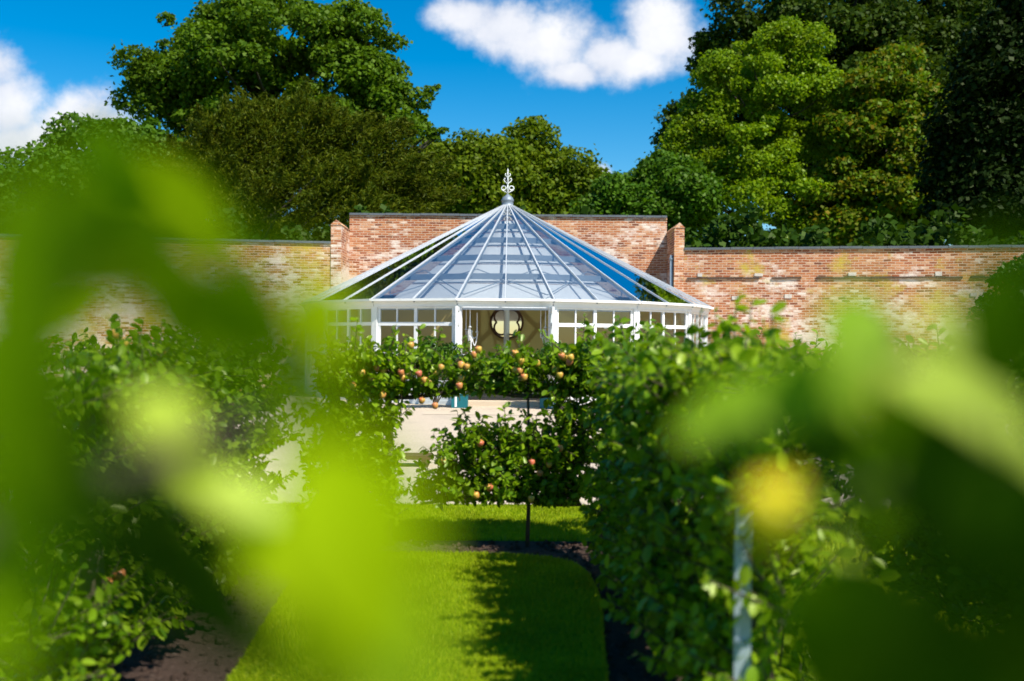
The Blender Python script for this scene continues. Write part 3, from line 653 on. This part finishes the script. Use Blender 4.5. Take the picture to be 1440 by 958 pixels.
TS=[(.42,-.6,.6,1.),(.72,-.6,.6,1.),(1.05,-.6,.6,.9),(1.36,-.6,.6,.8)]
espalier('apple tree of the cross row seen just right of the metal post',(1.95,YR),(1,0),TS,per=3)
espalier('apple tree of the cross row farther right of the metal post',(3.2,YR),(1,0),TS,per=3,mat=M['apl_light'])
espalier('apple tree at the far right end of the cross row',(4.5,YR),(1,0),TS,per=3)
espalier('apple tree of the cross row just beyond the left row',(-2.75,YR+.2),(1,0),TS,per=3,apples=[(310,640,7.7),(352,600,7.7)])
espalier('apple tree at the far left end of the cross row',(-4.05,YR+.2),(1,0),TS,per=3)
espalier('apple tree added to darken the lawn beyond the metal post, partly behind blurred leaves',(2.35,5.6),(0,1),T4,per=2,size=.068)  # added tree: darkens the right side and casts shade leftwards
espalier('apple tree added to darken the lower right behind blurred leaves',(2.3,4.1),(0,1),T4,per=2,size=.068)  # likewise added for its shade on the right lawn
# posts
p=pt(472,480,7.85); r=empty('wooden_post',(p.x,7.85,0),'pale weathered wooden post at left end of the cross row','post')
mb=MB(); mb.tube([(p.x,7.85,-.2),(p.x,7.85,p.z-.02),(p.x,7.85,p.z)],[.046,.044,.036],12); mb.build('stake',M['wood'],r)
PY=3.32; p=pt(1044,880,PY); zt=pt(1044,712,PY).z
r=empty('metal_post',(p.x,PY,0),'galvanised metal post standing in the right apple row','post')
mb=MB(); mb.box((p.x,PY,zt/2-.1),(.056,.006,zt+.2)); mb.box((p.x+.025,PY+.032,zt/2-.1),(.006,.058,zt+.2)); mb.build('angle_iron',M['zinc'],r,bevel=.001)
for z in (.3,.6,.9): mb=MB(); mb.lathe((p.x-.01,PY-.005,z),[(.0,-.01),(.012,-.01),(.012,.01),(0,.01)],8); mb.build('bolt',M['zinc'],r)
p=pt(585,655,12.6)
r=empty('timber_bench',(p.x-.35,12.6,0),'low brown timber bench on the gravel behind the apple row','bench')
mb=MB(); 
for dy in (-.12,0,.12): mb.box((p.x-.40,12.6+dy,.125),(1.2,.11,.05))
mb.build('seat',M['brown'],r,bevel=.006)
for dx in (-.9,.12): mb=MB(); mb.box((p.x+dx,12.6,.052),(.08,.34,.094)); mb.build('leg',M['brown'],r,bevel=.005)

# ------------------------------------------------------------------ leaves right in front of the camera
def near_leaf(parent, px, py, d, ang, L, nrm, mat, wid=.62, curl=.12):
    """one big leaf, centre seen at px,py, d metres away; ang = direction of tip in the upright plane"""
    c=pt(px,py,d); n=Vector(nrm).normalized(); a=D2R(ang)
    t=Vector((math.cos(a),0,math.sin(a))); t=(t-n*t.dot(n)).normalized(); s=t.cross(n)
    mb=MB(); NU,NV=12,6; base=len(mb.v)
    for i in range(NU+1):
        u=i/NU; w=wid*L*.5*(math.sin(math.pi*min(1,u**.8))**.75)*(1+.03*math.sin(i*2.4)) if 0<u<1 else .002
        for j in range(NV+1):
            v=j/NV*2-1
            p=c+t*((u-.5)*L)+s*(v*w)+n*(curl*L*(-(u-.5)**2*1.4)+.10*L*abs(v)*w/(wid*L*.5))
            mb.v.append(tuple(p))
    for i in range(NU):
        for j in range(NV):
            k=i*(NV+1)+j; mb.f.append((k,k+1,k+NV+2,k+NV+1)); mb.uv.append([(0,0)]*4)
    st=c-t*(L*.5); mb.tube([st+t*.002,st-t*.012,st-t*.022-n*.004],.0009,5)
    return mb.build('leaf',mat,parent,smooth=True,origin=c)
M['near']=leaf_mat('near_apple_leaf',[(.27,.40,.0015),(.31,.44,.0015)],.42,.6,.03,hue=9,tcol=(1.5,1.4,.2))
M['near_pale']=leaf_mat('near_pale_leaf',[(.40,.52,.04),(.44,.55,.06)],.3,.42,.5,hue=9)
M['near_shaded']=leaf_mat('near_shaded_leaf',[(.06,.14,.001),(.075,.16,.001)],.35,.6,.03,hue=9,tcol=(1.5,1.4,.2))  # leaf green darkened to stand for shadow from other leaves
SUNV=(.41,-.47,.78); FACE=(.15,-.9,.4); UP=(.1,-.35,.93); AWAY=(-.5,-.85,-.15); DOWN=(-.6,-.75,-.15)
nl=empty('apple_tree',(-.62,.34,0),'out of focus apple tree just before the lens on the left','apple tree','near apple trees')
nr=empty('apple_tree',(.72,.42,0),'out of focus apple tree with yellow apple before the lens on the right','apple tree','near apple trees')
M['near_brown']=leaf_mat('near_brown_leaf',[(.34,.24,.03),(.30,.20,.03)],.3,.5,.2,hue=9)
A,Pl,Dk,Br=M['near'],M['near_pale'],M['near_shaded'],M['near_brown']
VD=leaf_mat('near_deep_shade_leaf',[(.026,.07,.001),(.034,.085,.001)],.2,.6,.06,hue=9)  # almost black green standing in for the shaded hedge
A2=leaf_mat('near_half_shade_leaf',[(.17,.305,.001),(.19,.33,.001)],.35,.6,.03,hue=9)  # duller copy of the lit leaf green, shade put into its colour
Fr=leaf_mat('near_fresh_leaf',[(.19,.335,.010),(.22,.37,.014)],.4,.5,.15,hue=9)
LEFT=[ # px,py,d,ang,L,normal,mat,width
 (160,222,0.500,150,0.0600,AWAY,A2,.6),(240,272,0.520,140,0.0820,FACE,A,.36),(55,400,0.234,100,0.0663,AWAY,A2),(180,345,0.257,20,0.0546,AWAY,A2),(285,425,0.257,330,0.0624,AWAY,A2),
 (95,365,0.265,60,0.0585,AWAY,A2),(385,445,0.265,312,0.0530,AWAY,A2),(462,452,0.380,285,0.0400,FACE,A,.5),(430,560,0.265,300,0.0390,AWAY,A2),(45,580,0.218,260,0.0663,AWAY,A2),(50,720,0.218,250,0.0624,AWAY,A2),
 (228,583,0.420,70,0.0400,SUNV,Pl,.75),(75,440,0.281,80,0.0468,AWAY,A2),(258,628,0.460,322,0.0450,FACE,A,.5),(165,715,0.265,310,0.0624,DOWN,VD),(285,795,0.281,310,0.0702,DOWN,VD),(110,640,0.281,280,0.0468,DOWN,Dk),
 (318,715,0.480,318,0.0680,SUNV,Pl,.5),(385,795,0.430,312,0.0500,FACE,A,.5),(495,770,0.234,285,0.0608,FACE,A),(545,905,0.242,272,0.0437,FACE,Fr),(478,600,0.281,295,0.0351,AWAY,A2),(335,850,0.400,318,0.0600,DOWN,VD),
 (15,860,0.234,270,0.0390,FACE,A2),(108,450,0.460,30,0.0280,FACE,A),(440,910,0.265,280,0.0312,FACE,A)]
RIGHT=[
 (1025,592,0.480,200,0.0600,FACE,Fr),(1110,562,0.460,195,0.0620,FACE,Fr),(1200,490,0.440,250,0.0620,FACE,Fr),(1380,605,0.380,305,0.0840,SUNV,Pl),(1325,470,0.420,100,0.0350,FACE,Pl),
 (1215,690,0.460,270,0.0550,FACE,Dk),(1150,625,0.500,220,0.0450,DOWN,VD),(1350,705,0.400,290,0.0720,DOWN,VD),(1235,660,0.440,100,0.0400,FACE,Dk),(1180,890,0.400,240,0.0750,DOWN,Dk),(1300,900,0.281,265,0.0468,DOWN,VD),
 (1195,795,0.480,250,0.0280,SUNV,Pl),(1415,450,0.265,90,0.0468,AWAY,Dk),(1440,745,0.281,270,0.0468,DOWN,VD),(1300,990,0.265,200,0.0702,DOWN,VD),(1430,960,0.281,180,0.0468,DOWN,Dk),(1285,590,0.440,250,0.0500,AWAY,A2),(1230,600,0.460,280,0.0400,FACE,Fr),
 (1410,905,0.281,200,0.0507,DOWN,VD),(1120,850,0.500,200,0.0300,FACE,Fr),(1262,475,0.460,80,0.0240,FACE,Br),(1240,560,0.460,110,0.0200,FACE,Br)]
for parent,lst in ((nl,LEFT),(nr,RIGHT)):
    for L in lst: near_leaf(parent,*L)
def limb(parent, pts, r0, r1):
    mb=MB(); n=len(pts); mb.tube(pts,[r0+(r1-r0)*i/(n-1) for i in range(n)],8); return mb.build('limb',M['bark'],parent,smooth=True)
for parent,lst,sx in ((nl,LEFT,-1),(nr,RIGHT,1)):
    bx,by=parent.location.x,parent.location.y
    mb=MB(); mb.tube([(bx,by,-.05),(bx+.01,by,.8),(bx,by,1.8)],[.035,.03,.02],10); mb.build('trunk',M['bark'],parent,smooth=True)
limb(nl,[(-.62,.34,1.35),(-.35,.36,1.42),tuple(pt(60,700,.37)),tuple(pt(300,620,.40)),tuple(pt(440,560,.42))],.012,.002)
limb(nr,[(.72,.42,1.3),(.45,.42,1.46),tuple(pt(1330,600,.44)),tuple(pt(1262,480,.46)),tuple(pt(1240,420,.46))],.010,.003)
apple(nr,pt(1088,730,.43),.030,M['yapple'])
limb(nr,[(.72,.42,1.5),(.30,.43,1.56),tuple(pt(1092,705,.43))],.005,.003)

# ------------------------------------------------------------------ sky, sun, camera
EL=D2R(51); sun_dir=Vector((.53,-.60,1.)).normalized(); EL=math.asin(sun_dir.z)
sl=bpy.data.lights.new('sun','SUN'); sl.energy=5.0; sl.angle=D2R(.5); sl.color=(1.,.95,.86)
so=bpy.data.objects.new('sun',sl); C.objects.link(so); so.rotation_euler=sun_dir.to_track_quat('Z','Y').to_euler(); so.location=(20,-20,40)
w=bpy.data.worlds.new('World'); S.world=w; w.use_nodes=True; nt=w.node_tree; nt.nodes.clear()
sky=N(nt,'TexSky',sky_type='NISHITA'); sky.sun_disc=False; sky.sun_elevation=EL; sky.sun_rotation=math.atan2(sun_dir.x,sun_dir.y)
sky.air_density=1.0; sky.dust_density=.2; sky.ozone_density=2.4
gen=N(nt,'TexCoord').outputs['Generated']; sp=N(nt,'SeparateXYZ',{0:gen})
yc=N(nt,'Math',{0:sp.outputs['Y'],1:.05},operation='MAXIMUM').outputs[0]
u=N(nt,'Math',{0:sp.outputs['X'],1:yc},operation='DIVIDE').outputs[0]; v=N(nt,'Math',{0:sp.outputs['Z'],1:yc},operation='DIVIDE').outputs[0]
uv=N(nt,'CombineXYZ',{0:u,1:v}).outputs[0]
CL=[(5,158,80,60),(95,172,85,48),(150,185,60,38),(50,205,130,42),(-60,160,120,90),(645,22,60,28),(705,35,80,48),(770,62,80,55),(800,100,55,24),(925,40,62,62),(855,75,60,42),(890,85,60,34),(840,242,22,14)]
mx_=None
for (px,py,rx,ry) in CL:
    d=N(nt,'VectorMath',{0:uv,1:((px-720)/F,(478-py)/F,0)},operation='SUBTRACT').outputs[0]
    d=N(nt,'VectorMath',{0:d,1:(F/rx/1.16,F/ry/1.16,0)},operation='MULTIPLY').outputs[0]
    l=N(nt,'VectorMath',{0:d},operation='LENGTH').outputs['Value']; l=N(nt,'Math',{0:1.,1:l},operation='SUBTRACT').outputs[0]
    mx_=l if mx_ is None else N(nt,'Math',{0:mx_,1:l,2:.12},operation='SMOOTH_MAX').outputs[0]
nz=noise(nt,uv,16,9,.62); nz2=noise(nt,uv,9,5,.55)
val=N(nt,'Math',{0:mx_,1:N(nt,'Math',{0:N(nt,'Math',{0:nz,1:.5},operation='SUBTRACT').outputs[0],1:1.7},operation='MULTIPLY').outputs[0]},operation='ADD').outputs[0]
cm=N(nt,'MapRange',{'Value':val,'From Min':-.08,'From Max':.7,'To Min':0.,'To Max':.95},interpolation_type='SMOOTHSTEP').outputs[0]
front=N(nt,'Math',{0:sp.outputs['Y'],1:.2},operation='GREATER_THAN').outputs[0]
cm=N(nt,'Math',{0:cm,1:front},operation='MULTIPLY').outputs[0]
ccol=ramp(nt,N(nt,'Math',{0:nz2,1:N(nt,'Math',{0:val,1:.25},operation='MULTIPLY').outputs[0]},operation='ADD').outputs[0],[(.40,(3.7,4.2,5.4)),(.58,(5.6,5.8,6.4)),(.78,(6.9,6.9,7.1))])
skyc=N(nt,'HueSaturation',{'Color':sky.outputs[0],'Saturation':1.6,'Value':.97,'Hue':.495}).outputs[0]
bg=N(nt,'Background',{'Color':mix(nt,skyc,ccol,cm),'Strength':.10})
N(nt,'OutputWorld',{'Surface':bg.outputs[0]})

cam=bpy.data.cameras.new('camera'); co=bpy.data.objects.new('camera',cam); C.objects.link(co); S.camera=co
co.location=(0,0,CH); co.rotation_euler=(math.pi/2,-ROLL,0)
cam.lens=35; cam.sensor_width=36; cam.clip_start=.01; cam.clip_end=4000
cam.dof.use_dof=True; cam.dof.focus_distance=14; cam.dof.aperture_fstop=1.4; cam.dof.aperture_blades=0
S.render.resolution_x=1024; S.render.resolution_y=681
S.view_settings.view_transform='Standard'; S.view_settings.look='None'; S.view_settings.exposure=.6; S.view_settings.gamma=1
S.render.engine='CYCLES'; S.cycles.max_bounces=7; S.cycles.transparent_max_bounces=14; S.cycles.diffuse_bounces=3; S.cycles.glossy_bounces=3; S.cycles.use_denoising=True
S.cycles.sample_clamp_indirect=6
